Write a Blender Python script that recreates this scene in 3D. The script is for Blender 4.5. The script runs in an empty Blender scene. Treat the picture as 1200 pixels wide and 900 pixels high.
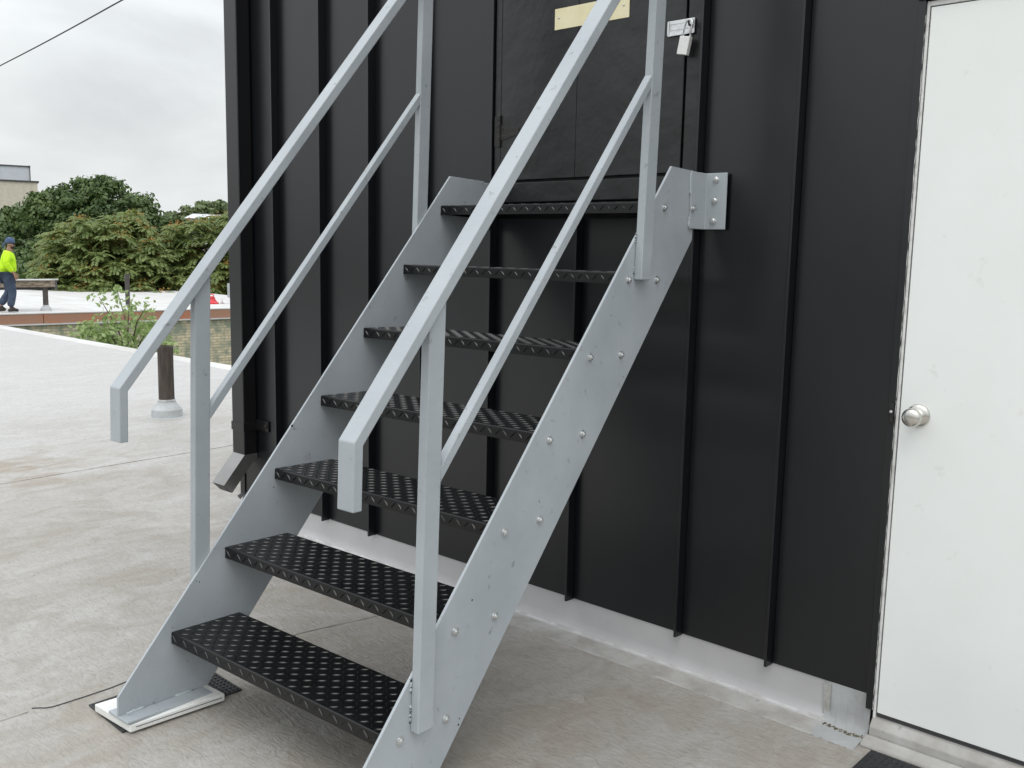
import bpy, bmesh, math, random
import numpy as np
from mathutils import Vector, Matrix
sc = bpy.context.scene
col = sc.collection
rad = math.radians
random.seed(7)

# ------------------------------------------------------------------ camera
CAM = Vector((2.3846, -2.8065, 1.4096))
cF = Vector((-0.6256, 0.7678, -0.1382)); cR = Vector((0.7734, 0.6336, 0.0195)); cU = Vector((-0.1025, 0.0947, 0.9902))
cF.normalize(); cR = (cR - cF * cR.dot(cF)).normalized(); cU = cR.cross(cF)
cd = bpy.data.cameras.new('camera'); cam = bpy.data.objects.new('camera', cd); col.objects.link(cam)
cd.sensor_width = 36; cd.lens = 33.113; cd.clip_start = 0.05; cd.clip_end = 3000
cam.matrix_world = Matrix(((cR.x, cU.x, -cF.x, CAM.x), (cR.y, cU.y, -cF.y, CAM.y), (cR.z, cU.z, -cF.z, CAM.z), (0, 0, 0, 1)))
sc.camera = cam
sc.view_settings.view_transform = 'Standard'; sc.view_settings.look = 'None'
sc.view_settings.gamma = 1; sc.view_settings.exposure = 0.25

# ------------------------------------------------------------------ sky
SUN_EL, SUN_AZ = rad(58), rad(140)          # azimuth clockwise from +Y: high and behind the camera
w = bpy.data.worlds.new('World'); sc.world = w; w.use_nodes = True
nt = w.node_tree; N = nt.nodes; L = nt.links
for n_ in list(N): N.remove(n_)
out = N.new('ShaderNodeOutputWorld'); bg = N.new('ShaderNodeBackground')
sky = N.new('ShaderNodeTexSky'); sky.sky_type = 'NISHITA'; sky.sun_disc = False
sky.sun_elevation = SUN_EL; sky.sun_rotation = SUN_AZ; sky.air_density = 1.5; sky.dust_density = 4
tc = N.new('ShaderNodeTexCoord'); mp = N.new('ShaderNodeMapping'); mp.inputs['Scale'].default_value = (1.0, 1.0, 3.2)
mp.inputs['Rotation'].default_value = (0.15, 0.1, 0.4)
L.new(tc.outputs['Generated'], mp.inputs['Vector'])
n1 = N.new('ShaderNodeTexNoise'); n1.inputs['Scale'].default_value = 2.6; n1.inputs['Detail'].default_value = 6; n1.inputs['Roughness'].default_value = .52; n1.inputs['Distortion'].default_value = .35
L.new(mp.outputs[0], n1.inputs['Vector'])
rp = N.new('ShaderNodeValToRGB'); e = rp.color_ramp.elements
e[0].position = .34; e[0].color = (5.6, 5.8, 5.95, 1); e[1].position = .68; e[1].color = (7.8, 8.0, 8.1, 1)
m_ = rp.color_ramp.elements.new(.5); m_.color = (6.6, 6.85, 6.95, 1)
L.new(n1.outputs['Fac'], rp.inputs[0])
mx = N.new('ShaderNodeMix'); mx.data_type = 'RGBA'; mx.inputs[0].default_value = .93
L.new(sky.outputs[0], mx.inputs[6]); L.new(rp.outputs[0], mx.inputs[7])
# an overcast sky is brighter overhead than at the horizon
sp = N.new('ShaderNodeSeparateXYZ'); L.new(tc.outputs['Generated'], sp.inputs[0])
pw = N.new('ShaderNodeMath'); pw.operation = 'POWER'; pw.use_clamp = True; pw.inputs[1].default_value = 1.3
L.new(sp.outputs[2], pw.inputs[0])
mr = N.new('ShaderNodeMapRange'); mr.inputs[1].default_value = 0.0; mr.inputs[2].default_value = 1.0; mr.inputs[3].default_value = 1.0; mr.inputs[4].default_value = 2.5
L.new(pw.outputs[0], mr.inputs[0])
vm = N.new('ShaderNodeVectorMath'); vm.operation = 'SCALE'
L.new(mx.outputs[2], vm.inputs[0]); L.new(mr.outputs[0], vm.inputs['Scale'])
L.new(vm.outputs[0], bg.inputs['Color']); bg.inputs['Strength'].default_value = 0.1
L.new(bg.outputs[0], out.inputs['Surface'])
sd = bpy.data.lights.new('sun', 'SUN'); sd.energy = 0.6; sd.angle = rad(35); sd.color = (1, .985, .96)
so = bpy.data.objects.new('sun', sd); col.objects.link(so)
sdir = Vector((math.sin(SUN_AZ) * math.cos(SUN_EL), math.cos(SUN_AZ) * math.cos(SUN_EL), math.sin(SUN_EL)))
so.rotation_euler = sdir.to_track_quat('Z', 'Y').to_euler()

# ------------------------------------------------------------------ materials
def mat(name, color, rough=.6, var=0.0, vscale=6.0, color2=None, bump=0.0, bscale=40.0, metallic=0.0, spec=.5,
        scuff=0.0, scuff_col=(.05, .05, .05), scuff_scale=30, stretch=None, rvar=0.0, s_lo=.66, s_hi=.74, lo=.35, hi=.65, detail=5, bdist=.01, coat=0.0):
    m = bpy.data.materials.new(name); m.use_nodes = True
    t = m.node_tree; b = t.nodes['Principled BSDF']
    b.inputs['Base Color'].default_value = (*color, 1); b.inputs['Roughness'].default_value = rough
    b.inputs['Metallic'].default_value = metallic; b.inputs['Specular IOR Level'].default_value = spec
    b.inputs['Coat Weight'].default_value = coat
    co = t.nodes.new('ShaderNodeTexCoord'); src = co.outputs['Object']
    if stretch:
        mp_ = t.nodes.new('ShaderNodeMapping'); mp_.inputs['Scale'].default_value = stretch
        t.links.new(src, mp_.inputs[0]); src = mp_.outputs[0]
    cur = None
    if color2 is None and var: color2 = tuple(c * (1 - var) for c in color); color1 = tuple(min(1, c * (1 + var)) for c in color)
    else: color1 = color
    if color2 is not None:
        nz = t.nodes.new('ShaderNodeTexNoise'); nz.inputs['Scale'].default_value = vscale; nz.inputs['Detail'].default_value = detail
        nz.inputs['Roughness'].default_value = .6
        r = t.nodes.new('ShaderNodeValToRGB'); r.color_ramp.elements[0].position = lo; r.color_ramp.elements[1].position = hi
        r.color_ramp.elements[0].color = (*color2, 1); r.color_ramp.elements[1].color = (*color1, 1)
        t.links.new(src, nz.inputs['Vector']); t.links.new(nz.outputs[0], r.inputs[0]); cur = r.outputs[0]
        if rvar:
            rr = t.nodes.new('ShaderNodeMapRange'); rr.inputs[3].default_value = rough - rvar; rr.inputs[4].default_value = rough + rvar
            t.links.new(nz.outputs[0], rr.inputs[0]); t.links.new(rr.outputs[0], b.inputs['Roughness'])
    if scuff:
        n2 = t.nodes.new('ShaderNodeTexNoise'); n2.inputs['Scale'].default_value = scuff_scale; n2.inputs['Detail'].default_value = 7; n2.inputs['Roughness'].default_value = .7
        t.links.new(co.outputs['Object'], n2.inputs['Vector'])
        r2 = t.nodes.new('ShaderNodeMapRange'); r2.inputs[1].default_value = s_lo; r2.inputs[2].default_value = s_hi; r2.inputs[4].default_value = scuff
        t.links.new(n2.outputs[0], r2.inputs[0])
        mm = t.nodes.new('ShaderNodeMix'); mm.data_type = 'RGBA'; t.links.new(r2.outputs[0], mm.inputs[0])
        if cur is not None: t.links.new(cur, mm.inputs[6])
        else: mm.inputs[6].default_value = (*color, 1)
        mm.inputs[7].default_value = (*scuff_col, 1); cur = mm.outputs[2]
    if cur is not None: t.links.new(cur, b.inputs['Base Color'])
    if bump:
        n3 = t.nodes.new('ShaderNodeTexNoise'); n3.inputs['Scale'].default_value = bscale; n3.inputs['Detail'].default_value = 4
        t.links.new(src, n3.inputs['Vector'])
        bp = t.nodes.new('ShaderNodeBump'); bp.inputs['Strength'].default_value = bump; bp.inputs['Distance'].default_value = bdist
        t.links.new(n3.outputs[0], bp.inputs['Height']); t.links.new(bp.outputs[0], b.inputs['Normal'])
    return m

M_grey = mat('galvanised_grey_paint', (.405, .44, .467), .42, color2=(.345, .378, .405), vscale=4, scuff=.75, scuff_col=(.16, .165, .17), scuff_scale=26, s_lo=.62, s_hi=.70, bump=.2, bscale=90, bdist=.003, rvar=.08)
M_weld = mat('weld_bead', (.42, .47, .50), .4, bump=.6, bscale=120, bdist=.004)
M_bolt = mat('zinc_bolt', (.62, .63, .63), .3, metallic=.85, var=.12, vscale=60)
M_lug = mat('worn_lug_black', (.006, .0065, .007), .27, spec=.5, var=.3, vscale=30)
M_tread = mat('black_tread_plate', (.003, .0033, .0038), .30, spec=.4, var=.25, vscale=14, bump=.25, bscale=260, bdist=.001, rvar=.1)
M_clad = mat('black_metal_cladding', (.0028, .0040, .0060), .31, color2=(.0024, .0035, .0053), vscale=2.5, spec=.66, bump=.22, bscale=1.6, bdist=.03, stretch=(1, 1, .45), rvar=.05, scuff=.12, scuff_col=(.12, .12, .12), scuff_scale=9)
M_hatch = mat('black_painted_sheet', (.0065, .0068, .0075), .34, color2=(.0045, .005, .0055), vscale=5, spec=.62, bump=.6, bscale=4.5, bdist=.02, rvar=.08, scuff=.3, scuff_col=(.10, .10, .10), scuff_scale=14)
M_elbow = mat('worn_elbow_metal', (.30, .295, .29), .3, metallic=.85, var=.1)
M_down = mat('dark_gutter_metal', (.006, .006, .007), .30, spec=.6, var=.08, vscale=8)
M_dgrey = mat('black_rust_metal', (.010, .010, .010), .55, color2=(.022, .018, .016), vscale=40, bump=.4, bscale=80)
M_door = mat('white_door_paint', (.86, .88, .87), .40, color2=(.82, .845, .83), vscale=2.2, scuff=.4, scuff_col=(.5, .48, .42), scuff_scale=10, s_lo=.62, s_hi=.74, bump=.05, bscale=50, bdist=.002)
M_white = mat('white_frame_paint', (.78, .78, .77), .5, color2=(.55, .54, .52), vscale=22, lo=.3, hi=.5, bump=.3, bscale=60)
M_nickel = mat('satin_nickel', (.62, .60, .56), .24, metallic=1.0, var=.05)
M_steel = mat('bright_steel', (.72, .73, .74), .3, metallic=.7, var=.1, vscale=50)
M_lock = mat('silver_padlock_body', (.78, .77, .76), .38, metallic=.35, var=.05, vscale=60)
M_cream = mat('cream_plate', (.80, .74, .50), .42, color2=(.74, .67, .43), vscale=18, scuff=.35, scuff_col=(.45, .4, .25), scuff_scale=60)
M_pad = mat('white_plastic_pad', (.80, .81, .79), .45, color2=(.72, .72, .70), vscale=14, scuff=.2, scuff_col=(.35, .33, .3), scuff_scale=30)
M_rubber = mat('black_rubber', (.018, .018, .020), .55, var=.25, vscale=30)
M_flash = mat('grey_flashing_membrane', (.47, .465, .475), .7, color2=(.42, .415, .42), vscale=4, scuff=.3, scuff_col=(.34, .32, .29), scuff_scale=10, bump=.15, bscale=14)
M_flash2 = mat('patch_membrane', (.42, .435, .44), .6, color2=(.34, .345, .345), vscale=7, scuff=.35, scuff_col=(.25, .23, .2), scuff_scale=14, bump=.5, bscale=9, bdist=.02)
M_soil = mat('soiled_membrane', (.44, .435, .42), .6, color2=(.33, .315, .29), vscale=9, lo=.36, hi=.6, scuff=.5, scuff_col=(.12, .11, .09), scuff_scale=18, s_lo=.6, s_hi=.68, bump=.4, bscale=20)
M_moss = mat('dry_moss', (.16, .14, .08), .9, color2=(.08, .075, .05), vscale=40, bump=.8, bscale=60)
M_rust = mat('weathered_pipe', (.10, .078, .064), .8, color2=(.035, .028, .025), vscale=30, stretch=(1, 1, .15), lo=.3, hi=.7, bump=.6, bscale=50)
M_boot = mat('grey_pipe_boot', (.45, .47, .48), .55, var=.12, vscale=12)
M_coping = mat('rusty_coping', (.36, .20, .135), .8, color2=(.46, .15, .07), vscale=1.3, lo=.32, hi=.5, bump=.4, bscale=8, scuff=.7, scuff_col=(.45, .36, .28), scuff_scale=3)
M_farroof = mat('far_white_roof', (.62, .62, .62), .6, color2=(.50, .49, .47), vscale=1.3, stretch=(.5, 2, 1), scuff=.3, scuff_col=(.4, .38, .35), scuff_scale=2)
M_timber = mat('old_timber', (.12, .085, .06), .85, color2=(.36, .29, .23), vscale=6, stretch=(1, 1, 6), lo=.4, hi=.65, bump=.5, bscale=20)
M_beige = mat('beige_block', (.58, .54, .45), .85, var=.08, vscale=3)
M_roofgrey = mat('dull_roof', (.33, .30, .28), .85, var=.15, vscale=1)
M_metalgrey = mat('grey_louvre', (.55, .58, .62), .6, var=.05, vscale=1)
M_dark = mat('dark_trim', (.06, .06, .065), .6)
M_paleroof = mat('pale_sheet_roof', (.68, .72, .76), .5, var=.1, vscale=.6)
M_red = mat('red_plastic', (.55, .02, .03), .4, var=.2, vscale=9)
M_skin = mat('skin', (.33, .19, .13), .6, var=.08)
M_hivis = mat('hivis_shirt', (.58, .92, .01), .75, color2=(.46, .78, .01), vscale=5, bump=.8, bscale=9, bdist=.05)
M_jeans = mat('navy_jeans', (.032, .05, .09), .85, color2=(.06, .085, .13), vscale=9, bump=.8, bscale=12, bdist=.04)
M_cap = mat('blue_cap', (.035, .075, .17), .8, color2=(.09, .13, .22), vscale=20)
M_hair = mat('dark_beard', (.02, .014, .011), .9, var=.3, vscale=60)
M_shoe = mat('dark_boot_leather', (.035, .028, .024), .7, var=.3, vscale=20)
M_bark = mat('bark', (.10, .08, .06), .95, var=.35, vscale=4, bump=.6, bscale=8)
M_grass = mat('ground', (.07, .085, .04), .95, color2=(.10, .10, .09), vscale=.1)
M_cable = mat('cable', (.03, .03, .035), .7)
M_wood2 = mat('tan_board', (.30, .24, .16), .8, var=.15)

def leaf_mat(name, c1, c2, vs=.6, trans=.25):
    m = bpy.data.materials.new(name); m.use_nodes = True; t = m.node_tree; b = t.nodes['Principled BSDF']
    ob = t.nodes.new('ShaderNodeTexCoord')
    nz = t.nodes.new('ShaderNodeTexNoise'); nz.inputs['Scale'].default_value = vs; nz.inputs['Detail'].default_value = 6; nz.inputs['Roughness'].default_value = .75
    r = t.nodes.new('ShaderNodeValToRGB'); r.color_ramp.elements[0].position = .34; r.color_ramp.elements[1].position = .66
    r.color_ramp.elements[0].color = (*c1, 1); r.color_ramp.elements[1].color = (*c2, 1)
    t.links.new(ob.outputs['Object'], nz.inputs['Vector']); t.links.new(nz.outputs[0], r.inputs[0]); t.links.new(r.outputs[0], b.inputs['Base Color'])
    b.inputs['Roughness'].default_value = .5
    tr = t.nodes.new('ShaderNodeBsdfTranslucent'); t.links.new(r.outputs[0], tr.inputs[0])
    ms = t.nodes.new('ShaderNodeMixShader'); ms.inputs[0].default_value = trans
    t.links.new(b.outputs[0], ms.inputs[1]); t.links.new(tr.outputs[0], ms.inputs[2]); t.links.new(ms.outputs[0], t.nodes['Material Output'].inputs['Surface'])
    return m
M_leafD = leaf_mat('broad_leaf_green', (.042, .085, .024), (.15, .22, .065), .9, .3)
M_leafA = leaf_mat('compound_leaf_green', (.11, .17, .045), (.31, .37, .13), 1.1, .45)
M_seed = leaf_mat('orange_seed_cluster', (.34, .17, .04), (.50, .33, .10), 2, .35)
M_leafS = leaf_mat('sapling_leaf', (.12, .23, .04), (.52, .62, .30), 9, .4)
M_leafF = leaf_mat('far_leaf', (.08, .12, .045), (.18, .23, .09), .4)

# roof membrane: off-white sheet, cleaner to the far side, soiled in beige-grey drifts where people walk
def roof_material():
    m = bpy.data.materials.new('roof_membrane'); m.use_nodes = True; t = m.node_tree; b = t.nodes['Principled BSDF']; K = t.nodes; Q = t.links
    co = K.new('ShaderNodeTexCoord')
    def noise(scale, det=6, ro=.6, st=None, dist=0):
        s = co.outputs['Object']
        if st:
            mp_ = K.new('ShaderNodeMapping'); mp_.inputs['Scale'].default_value = st; mp_.inputs['Rotation'].default_value = (0, 0, .5); Q.new(s, mp_.inputs[0]); s = mp_.outputs[0]
        n = K.new('ShaderNodeTexNoise'); n.inputs['Scale'].default_value = scale; n.inputs['Detail'].default_value = det; n.inputs['Roughness'].default_value = ro; n.inputs['Distortion'].default_value = dist
        Q.new(s, n.inputs['Vector']); return n.outputs[0]
    def rng(v, a, b_, c=0., d=1.):
        r = K.new('ShaderNodeMapRange'); r.inputs[1].default_value = a; r.inputs[2].default_value = b_; r.inputs[3].default_value = c; r.inputs[4].default_value = d; Q.new(v, r.inputs[0]); return r.outputs[0]
    def mth(op, a, b_):
        x = K.new('ShaderNodeMath'); x.operation = op
        for i, v in enumerate((a, b_)):
            if isinstance(v, (int, float)): x.inputs[i].default_value = v
            else: Q.new(v, x.inputs[i])
        return x.outputs[0]
    def mix(f, a, b_):
        x = K.new('ShaderNodeMix'); x.data_type = 'RGBA'
        if isinstance(f, (int, float)): x.inputs[0].default_value = f
        else: Q.new(f, x.inputs[0])
        for i, v in ((6, a), (7, b_)):
            if isinstance(v, tuple): x.inputs[i].default_value = (*v, 1)
            else: Q.new(v, x.inputs[i])
        return x.outputs[2]
    sx = K.new('ShaderNodeSeparateXYZ'); Q.new(co.outputs['Object'], sx.inputs[0])
    dirt = rng(sx.outputs[0], -5.5, -.6)                                   # soiled side of the roof
    big = noise(1.1, 5, .55, (1.6, .7, 1), .6); mid = noise(4.5, 7, .62, (1.5, .8, 1), 1.2); fine = noise(30, 9, .78, (1, 2.2, 1), .6)
    drift = mth('MULTIPLY', rng(big, .38, .58), .55); drift = mth('ADD', drift, mth('MULTIPLY', rng(mid, .40, .60), .5))
    amt = mth('MULTIPLY', drift, mth('ADD', mth('MULTIPLY', dirt, .85), .18))
    c = mix(amt, (.49, .488, .485), (.27, .235, .19))
    c = mix(mth('MULTIPLY', dirt, .55), c, (.375, .352, .32))
    c = mix(mth('MULTIPLY', rng(fine, .46, .70), .55), c, (.215, .195, .17))
    sc_ = noise(9, 8, .75, (1, 6, 1), 2.5)
    c = mix(mth('MULTIPLY', rng(sc_, .62, .70), .6), c, (.13, .12, .105))
    # a brown drift to the left
    vd = K.new('ShaderNodeVectorMath'); vd.operation = 'DISTANCE'; vd.inputs[1].default_value = (-3.35, -.45, .07); Q.new(co.outputs['Object'], vd.inputs[0])
    c = mix(mth('MULTIPLY', mth('MULTIPLY', rng(vd.outputs['Value'], .75, .1), rng(mid, .4, .65)), .6), c, (.26, .19, .12))
    Q.new(c, b.inputs['Base Color'])
    Q.new(rng(mid, .3, .7, .42, .62), b.inputs['Roughness'])
    h = mth('ADD', mth('MULTIPLY', mid, .7), mth('MULTIPLY', fine, .12)); h = mth('ADD', h, mth('MULTIPLY', noise(14, 4, .5, (1, 2.5, 1), 2.), .4))
    bp = K.new('ShaderNodeBump'); bp.inputs['Strength'].default_value = .5; bp.inputs['Distance'].default_value = .02
    Q.new(h, bp.inputs['Height']); Q.new(bp.outputs[0], b.inputs['Normal'])
    return m
M_roof = roof_material()

def brick_mat():
    m = bpy.data.materials.new('cream_brick'); m.use_nodes = True; t = m.node_tree; b = t.nodes['Principled BSDF']; K = t.nodes; Q = t.links
    co = K.new('ShaderNodeTexCoord'); s = K.new('ShaderNodeSeparateXYZ'); Q.new(co.outputs['Object'], s.inputs[0])
    cb = K.new('ShaderNodeCombineXYZ'); Q.new(s.outputs[1], cb.inputs[0]); Q.new(s.outputs[2], cb.inputs[1])
    br = K.new('ShaderNodeTexBrick'); br.inputs['Scale'].default_value = 1; br.inputs['Brick Width'].default_value = .215; br.inputs['Row Height'].default_value = .075
    br.inputs['Mortar Size'].default_value = .010; br.inputs['Color1'].default_value = (.66, .59, .41, 1); br.inputs['Color2'].default_value = (.54, .48, .33, 1); br.inputs['Mortar'].default_value = (.36, .33, .25, 1)
    Q.new(cb.outputs[0], br.inputs['Vector'])
    nz = K.new('ShaderNodeTexNoise'); nz.inputs['Scale'].default_value = 5; nz.inputs['Detail'].default_value = 6; Q.new(co.outputs['Object'], nz.inputs['Vector'])
    r = K.new('ShaderNodeMapRange'); r.inputs[1].default_value = -1.25; r.inputs[2].default_value = -.55; Q.new(s.outputs[2], r.inputs[0])
    r2 = K.new('ShaderNodeMapRange'); r2.inputs[1].default_value = .42; r2.inputs[2].default_value = .6; Q.new(nz.outputs[0], r2.inputs[0])
    ml = K.new('ShaderNodeMath'); ml.operation = 'MULTIPLY'; Q.new(r.outputs[0], ml.inputs[0]); Q.new(r2.outputs[0], ml.inputs[1])
    mm = K.new('ShaderNodeMix'); mm.data_type = 'RGBA'; Q.new(ml.outputs[0], mm.inputs[0]); Q.new(br.outputs['Color'], mm.inputs[6]); mm.inputs[7].default_value = (.26, .29, .22, 1)
    Q.new(mm.outputs[2], b.inputs['Base Color']); b.inputs['Roughness'].default_value = .9
    bp = K.new('ShaderNodeBump'); bp.inputs['Strength'].default_value = .6; bp.inputs['Distance'].default_value = .02; bp.invert = True
    Q.new(br.outputs['Fac'], bp.inputs['Height']); Q.new(bp.outputs[0], b.inputs['Normal'])
    return m
M_brick = brick_mat()

# ------------------------------------------------------------------ helpers
def link(name, me, m, parent=None, bevel=0, smooth=False, kind=None, segs=2):
    if m is not None and not me.materials: me.materials.append(m)
    o = bpy.data.objects.new(name, me); col.objects.link(o)
    if parent is not None: o.parent = parent
    if kind: o['kind'] = kind
    if smooth:
        me.polygons.foreach_set('use_smooth', [True] * len(me.polygons))
    if bevel:
        b = o.modifiers.new('bevel', 'BEVEL'); b.width = bevel; b.segments = segs; b.limit_method = 'ANGLE'; b.angle_limit = rad(35)
    return o
class MB:
    def __init__(s): s.v = []; s.f = []
    def add(s, vs, fs):
        k = len(s.v); s.v += [tuple(v) for v in vs]; s.f += [tuple(i + k for i in f) for f in fs]; return s
    def box(s, x0, x1, y0, y1, z0, z1):
        return s.add([(x0, y0, z0), (x1, y0, z0), (x1, y1, z0), (x0, y1, z0), (x0, y0, z1), (x1, y0, z1), (x1, y1, z1), (x0, y1, z1)],
                     [(0, 3, 2, 1), (4, 5, 6, 7), (0, 1, 5, 4), (1, 2, 6, 5), (2, 3, 7, 6), (3, 0, 4, 7)])
    def prism(s, pts, axis, a, b):      # pts: outline in the plane normal to axis
        n = len(pts)
        def P(p, t):
            return {'x': (t, p[0], p[1]), 'y': (p[0], t, p[1]), 'z': (p[0], p[1], t)}[axis]
        vs = [P(p, a) for p in pts] + [P(p, b) for p in pts]
        return s.add(vs, [tuple(range(n))[::-1], tuple(range(n, 2 * n))] + [(i, (i + 1) % n, n + (i + 1) % n, n + i) for i in range(n)])
    def lathe(s, c, axis, prof, seg=24):  # prof: (t, r) along axis
        c = Vector(c); ax = Vector(axis).normalized(); q = ax.to_track_quat('Z', 'Y')
        vs = []; fs = []
        for t_, r_ in prof:
            for i in range(seg):
                a = 2 * math.pi * i / seg; vs.append(c + q @ Vector((r_ * math.cos(a), r_ * math.sin(a), t_)))
        for j in range(len(prof) - 1):
            for i in range(seg):
                i2 = (i + 1) % seg; fs.append((j * seg + i, j * seg + i2, (j + 1) * seg + i2, (j + 1) * seg + i))
        fs.append(tuple(range(seg))[::-1]); fs.append(tuple((len(prof) - 1) * seg + i for i in range(seg)))
        return s.add(vs, fs)
    def tube(s, path, r, seg=8, flat=1.0):
        path = [Vector(p) for p in path]; vs = []; fs = []
        for k, p in enumerate(path):
            d = (path[min(k + 1, len(path) - 1)] - path[max(k - 1, 0)]).normalized(); q = d.to_track_quat('Z', 'Y')
            rr = r[k] if isinstance(r, (list, tuple)) else r
            for i in range(seg):
                a = 2 * math.pi * i / seg; vs.append(p + q @ Vector((rr * math.cos(a), rr * math.sin(a) * flat, 0)))
        for j in range(len(path) - 1):
            for i in range(seg):
                i2 = (i + 1) % seg; fs.append((j * seg + i, j * seg + i2, (j + 1) * seg + i2, (j + 1) * seg + i))
        fs.append(tuple(range(seg))[::-1]); fs.append(tuple((len(path) - 1) * seg + i for i in range(seg)))
        return s.add(vs, fs)
    def mesh(s, name):
        me = bpy.data.meshes.new(name); me.from_pydata(s.v, [], s.f); me.update()
        b = bmesh.new(); b.from_mesh(me); bmesh.ops.recalc_face_normals(b, faces=b.faces); b.to_mesh(me); b.free()
        return me
    def build(s, name, m, parent=None, **k): return link(name, s.mesh(name), m, parent, **k)
def thing(name, label, cat, loc=(0, 0, 0), rot=None, group=None):
    o = bpy.data.objects.new(name, None); col.objects.link(o); o.empty_display_size = .1
    o.location = loc
    if rot is not None: o.rotation_euler = rot
    o['label'] = label; o['category'] = cat
    if group: o['group'] = group
    return o
def tag(o, label, cat, group=None):
    o['label'] = label; o['category'] = cat
    if group: o['group'] = group
    return o

# wall frame: x along the wall, -y outwards, z up
WA = -0.0417
uW = Vector((math.cos(WA), math.sin(WA), 0)); nW = Vector((math.sin(WA), -math.cos(WA), 0))
BX0, BX1, BD, BH = -1.80, 2.75, 2.35, 3.45
LIFT = .074
def roof_z(x, y):
    wx = x * uW.x + y * uW.y; wy = -(x * nW.x + y * nW.y)
    dx = max(BX0 - wx, 0, wx - BX1); dy = max(-wy, 0, wy - BD); d = min(1, math.hypot(dx, dy) / 1.25)
    return LIFT * d * d * (3 - 2 * d)

# ------------------------------------------------------------------ ground and roof
g = MB(); S_ = 1500
g.add([(-S_, -S_, -7.2), (S_, -S_, -7.2), (S_, S_, -7.2), (-S_, S_, -7.2)], [(0, 1, 2, 3)])
g.build('ground', M_grass, kind='structure')
def EY(x): return 2.90 - .0530 * x        # edge of this roof
def make_roof():
    xs = sorted(set([round(-20 + i * .5, 3) for i in range(31)] + [round(-4.5 + i * .1, 3) for i in range(97)] + [6, 7, 8, 9]))
    ys = [-9, -8, -7, -6, -5, -4.5] + [round(-4 + i * .1, 3) for i in range(60)] + [2.1, 2.3, 2.5, 2.7, None]
    vs = []; fs = []
    for x in xs:
        for y in ys:
            yy = EY(x) if y is None else y
            vs.append((x, yy, roof_z(x, yy)))
    ny = len(ys)
    for i in range(len(xs) - 1):
        for j in range(ny - 1):
            a = i * ny + j; fs.append((a, a + ny, a + ny + 1, a + 1))
    me = bpy.data.meshes.new('roof'); me.from_pydata(vs, [], fs); me.update()
    return link('roof', me, M_roof, smooth=True, kind='structure')
roof = make_roof()
# a welded lap: thin strip of the same membrane with a fine dark open edge
def ribbon(pts, wdt, lift, name, m, parent):
    b = MB(); P = [Vector((x, y, 0)) for x, y in pts]; vs = []
    for k, p in enumerate(P):
        d = (P[min(k + 1, len(P) - 1)] - P[max(k - 1, 0)]).normalized(); s_ = Vector((-d.y, d.x, 0)) * wdt / 2
        for q, zz in ((p - s_, .0002), (p - s_ * .6, lift), (p + s_ * .6, lift), (p + s_, .0002)): vs.append((q.x, q.y, roof_z(q.x, q.y) + zz))
    fs = [(4 * k + i, 4 * k + i + 1, 4 * k + i + 5, 4 * k + i + 4) for k in range(len(P) - 1) for i in range(3)]
    b.add(vs, fs); return b.build(name, m, parent)
M_seam = mat('seam_sealant', (.17, .155, .14), .8, color2=(.36, .34, .31), vscale=9, lo=.35, hi=.6)  # dark mottled sealant tone for the lap strips
def seg(p, q, n=24, wob=.006):
    return [(p[0] + (q[0] - p[0]) * i / n + random.uniform(-wob, wob), p[1] + (q[1] - p[1]) * i / n + random.uniform(-wob, wob)) for i in range(n + 1)]
ribbon(seg((-3.08, -6), (-3.04, 2.8), 40, .004), .007, .002, 'membrane_seam', M_seam, roof)
ribbon(seg((-.46, -6), (-.290, -1.70), 30, .003), .0045, .002, 'membrane_seam', M_seam, roof)
ribbon(seg((-.240, -1.32), (-.155, -.12), 20, .003), .0045, .002, 'membrane_seam', M_seam, roof)
ribbon([(-.301, -1.682), (-.289, -1.668), (-.275, -1.656), (-.266, -1.640), (-.262, -1.60), (-.258, -1.546), (-.255, -1.469), (-.259, -1.42), (-.255, -1.40)], .0036, .003, 'lifted_seam_edge', M_dark, roof)
# fastener plates telegraphing through the sheet
fm = MB().lathe((0, 0, -.003), (0, 0, 1), [(0, .040), (.0037, .036), (.0042, .030), (.0034, .026), (.0034, .012), (.0044, .008), (.0045, .002)], 28).mesh('fastener_bump')
for x, y in [(-.52, -2.02), (1.05, -.83), (.78, -.50), (1.6, -.62), (-.93, -.45), (-1.45, -1.2), (-.9, -1.75), (-1.9, -.1), (.55, -1.0), (1.1, -1.3), (-2.3, -1.6)]:
    o = link('fastener_bump', fm, M_roof, roof, smooth=True); o.location = (x, y, roof_z(x, y))
# edge metal of this roof
e_ = MB()
for xa, xb in [(-20 + i * 3, -17 + i * 3) for i in range(9)]:
    e_.add([(xa, EY(xa) - .09, LIFT + .001), (xb, EY(xb) - .09, LIFT + .001), (xb, EY(xb) - .04, LIFT + .03), (xa, EY(xa) - .04, LIFT + .03), (xa, EY(xa) + .03, LIFT + .032), (xb, EY(xb) + .03, LIFT + .032), (xb, EY(xb) + .032, LIFT - .15), (xa, EY(xa) + .032, LIFT - .15)],
            [(0, 1, 2, 3), (3, 2, 5, 4), (4, 5, 6, 7)])
e_.build('roof_edge', M_farroof, roof)
# storey below
lb = MB(); lb.add([(-20, EY(-20) - .01, -.02), (9, EY(9) - .01, -.02), (9, -9, -.02), (-20, -9, -.02), (-20, EY(-20) - .01, -7.2), (9, EY(9) - .01, -7.2), (9, -9, -7.2), (-20, -9, -7.2)],
       [(0, 1, 5, 4), (1, 2, 6, 5), (2, 3, 7, 6), (3, 0, 4, 7)])
tag(lb.build('building_storey', M_beige), 'beige storey wall carrying the pale membrane roof in front', 'building')

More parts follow.
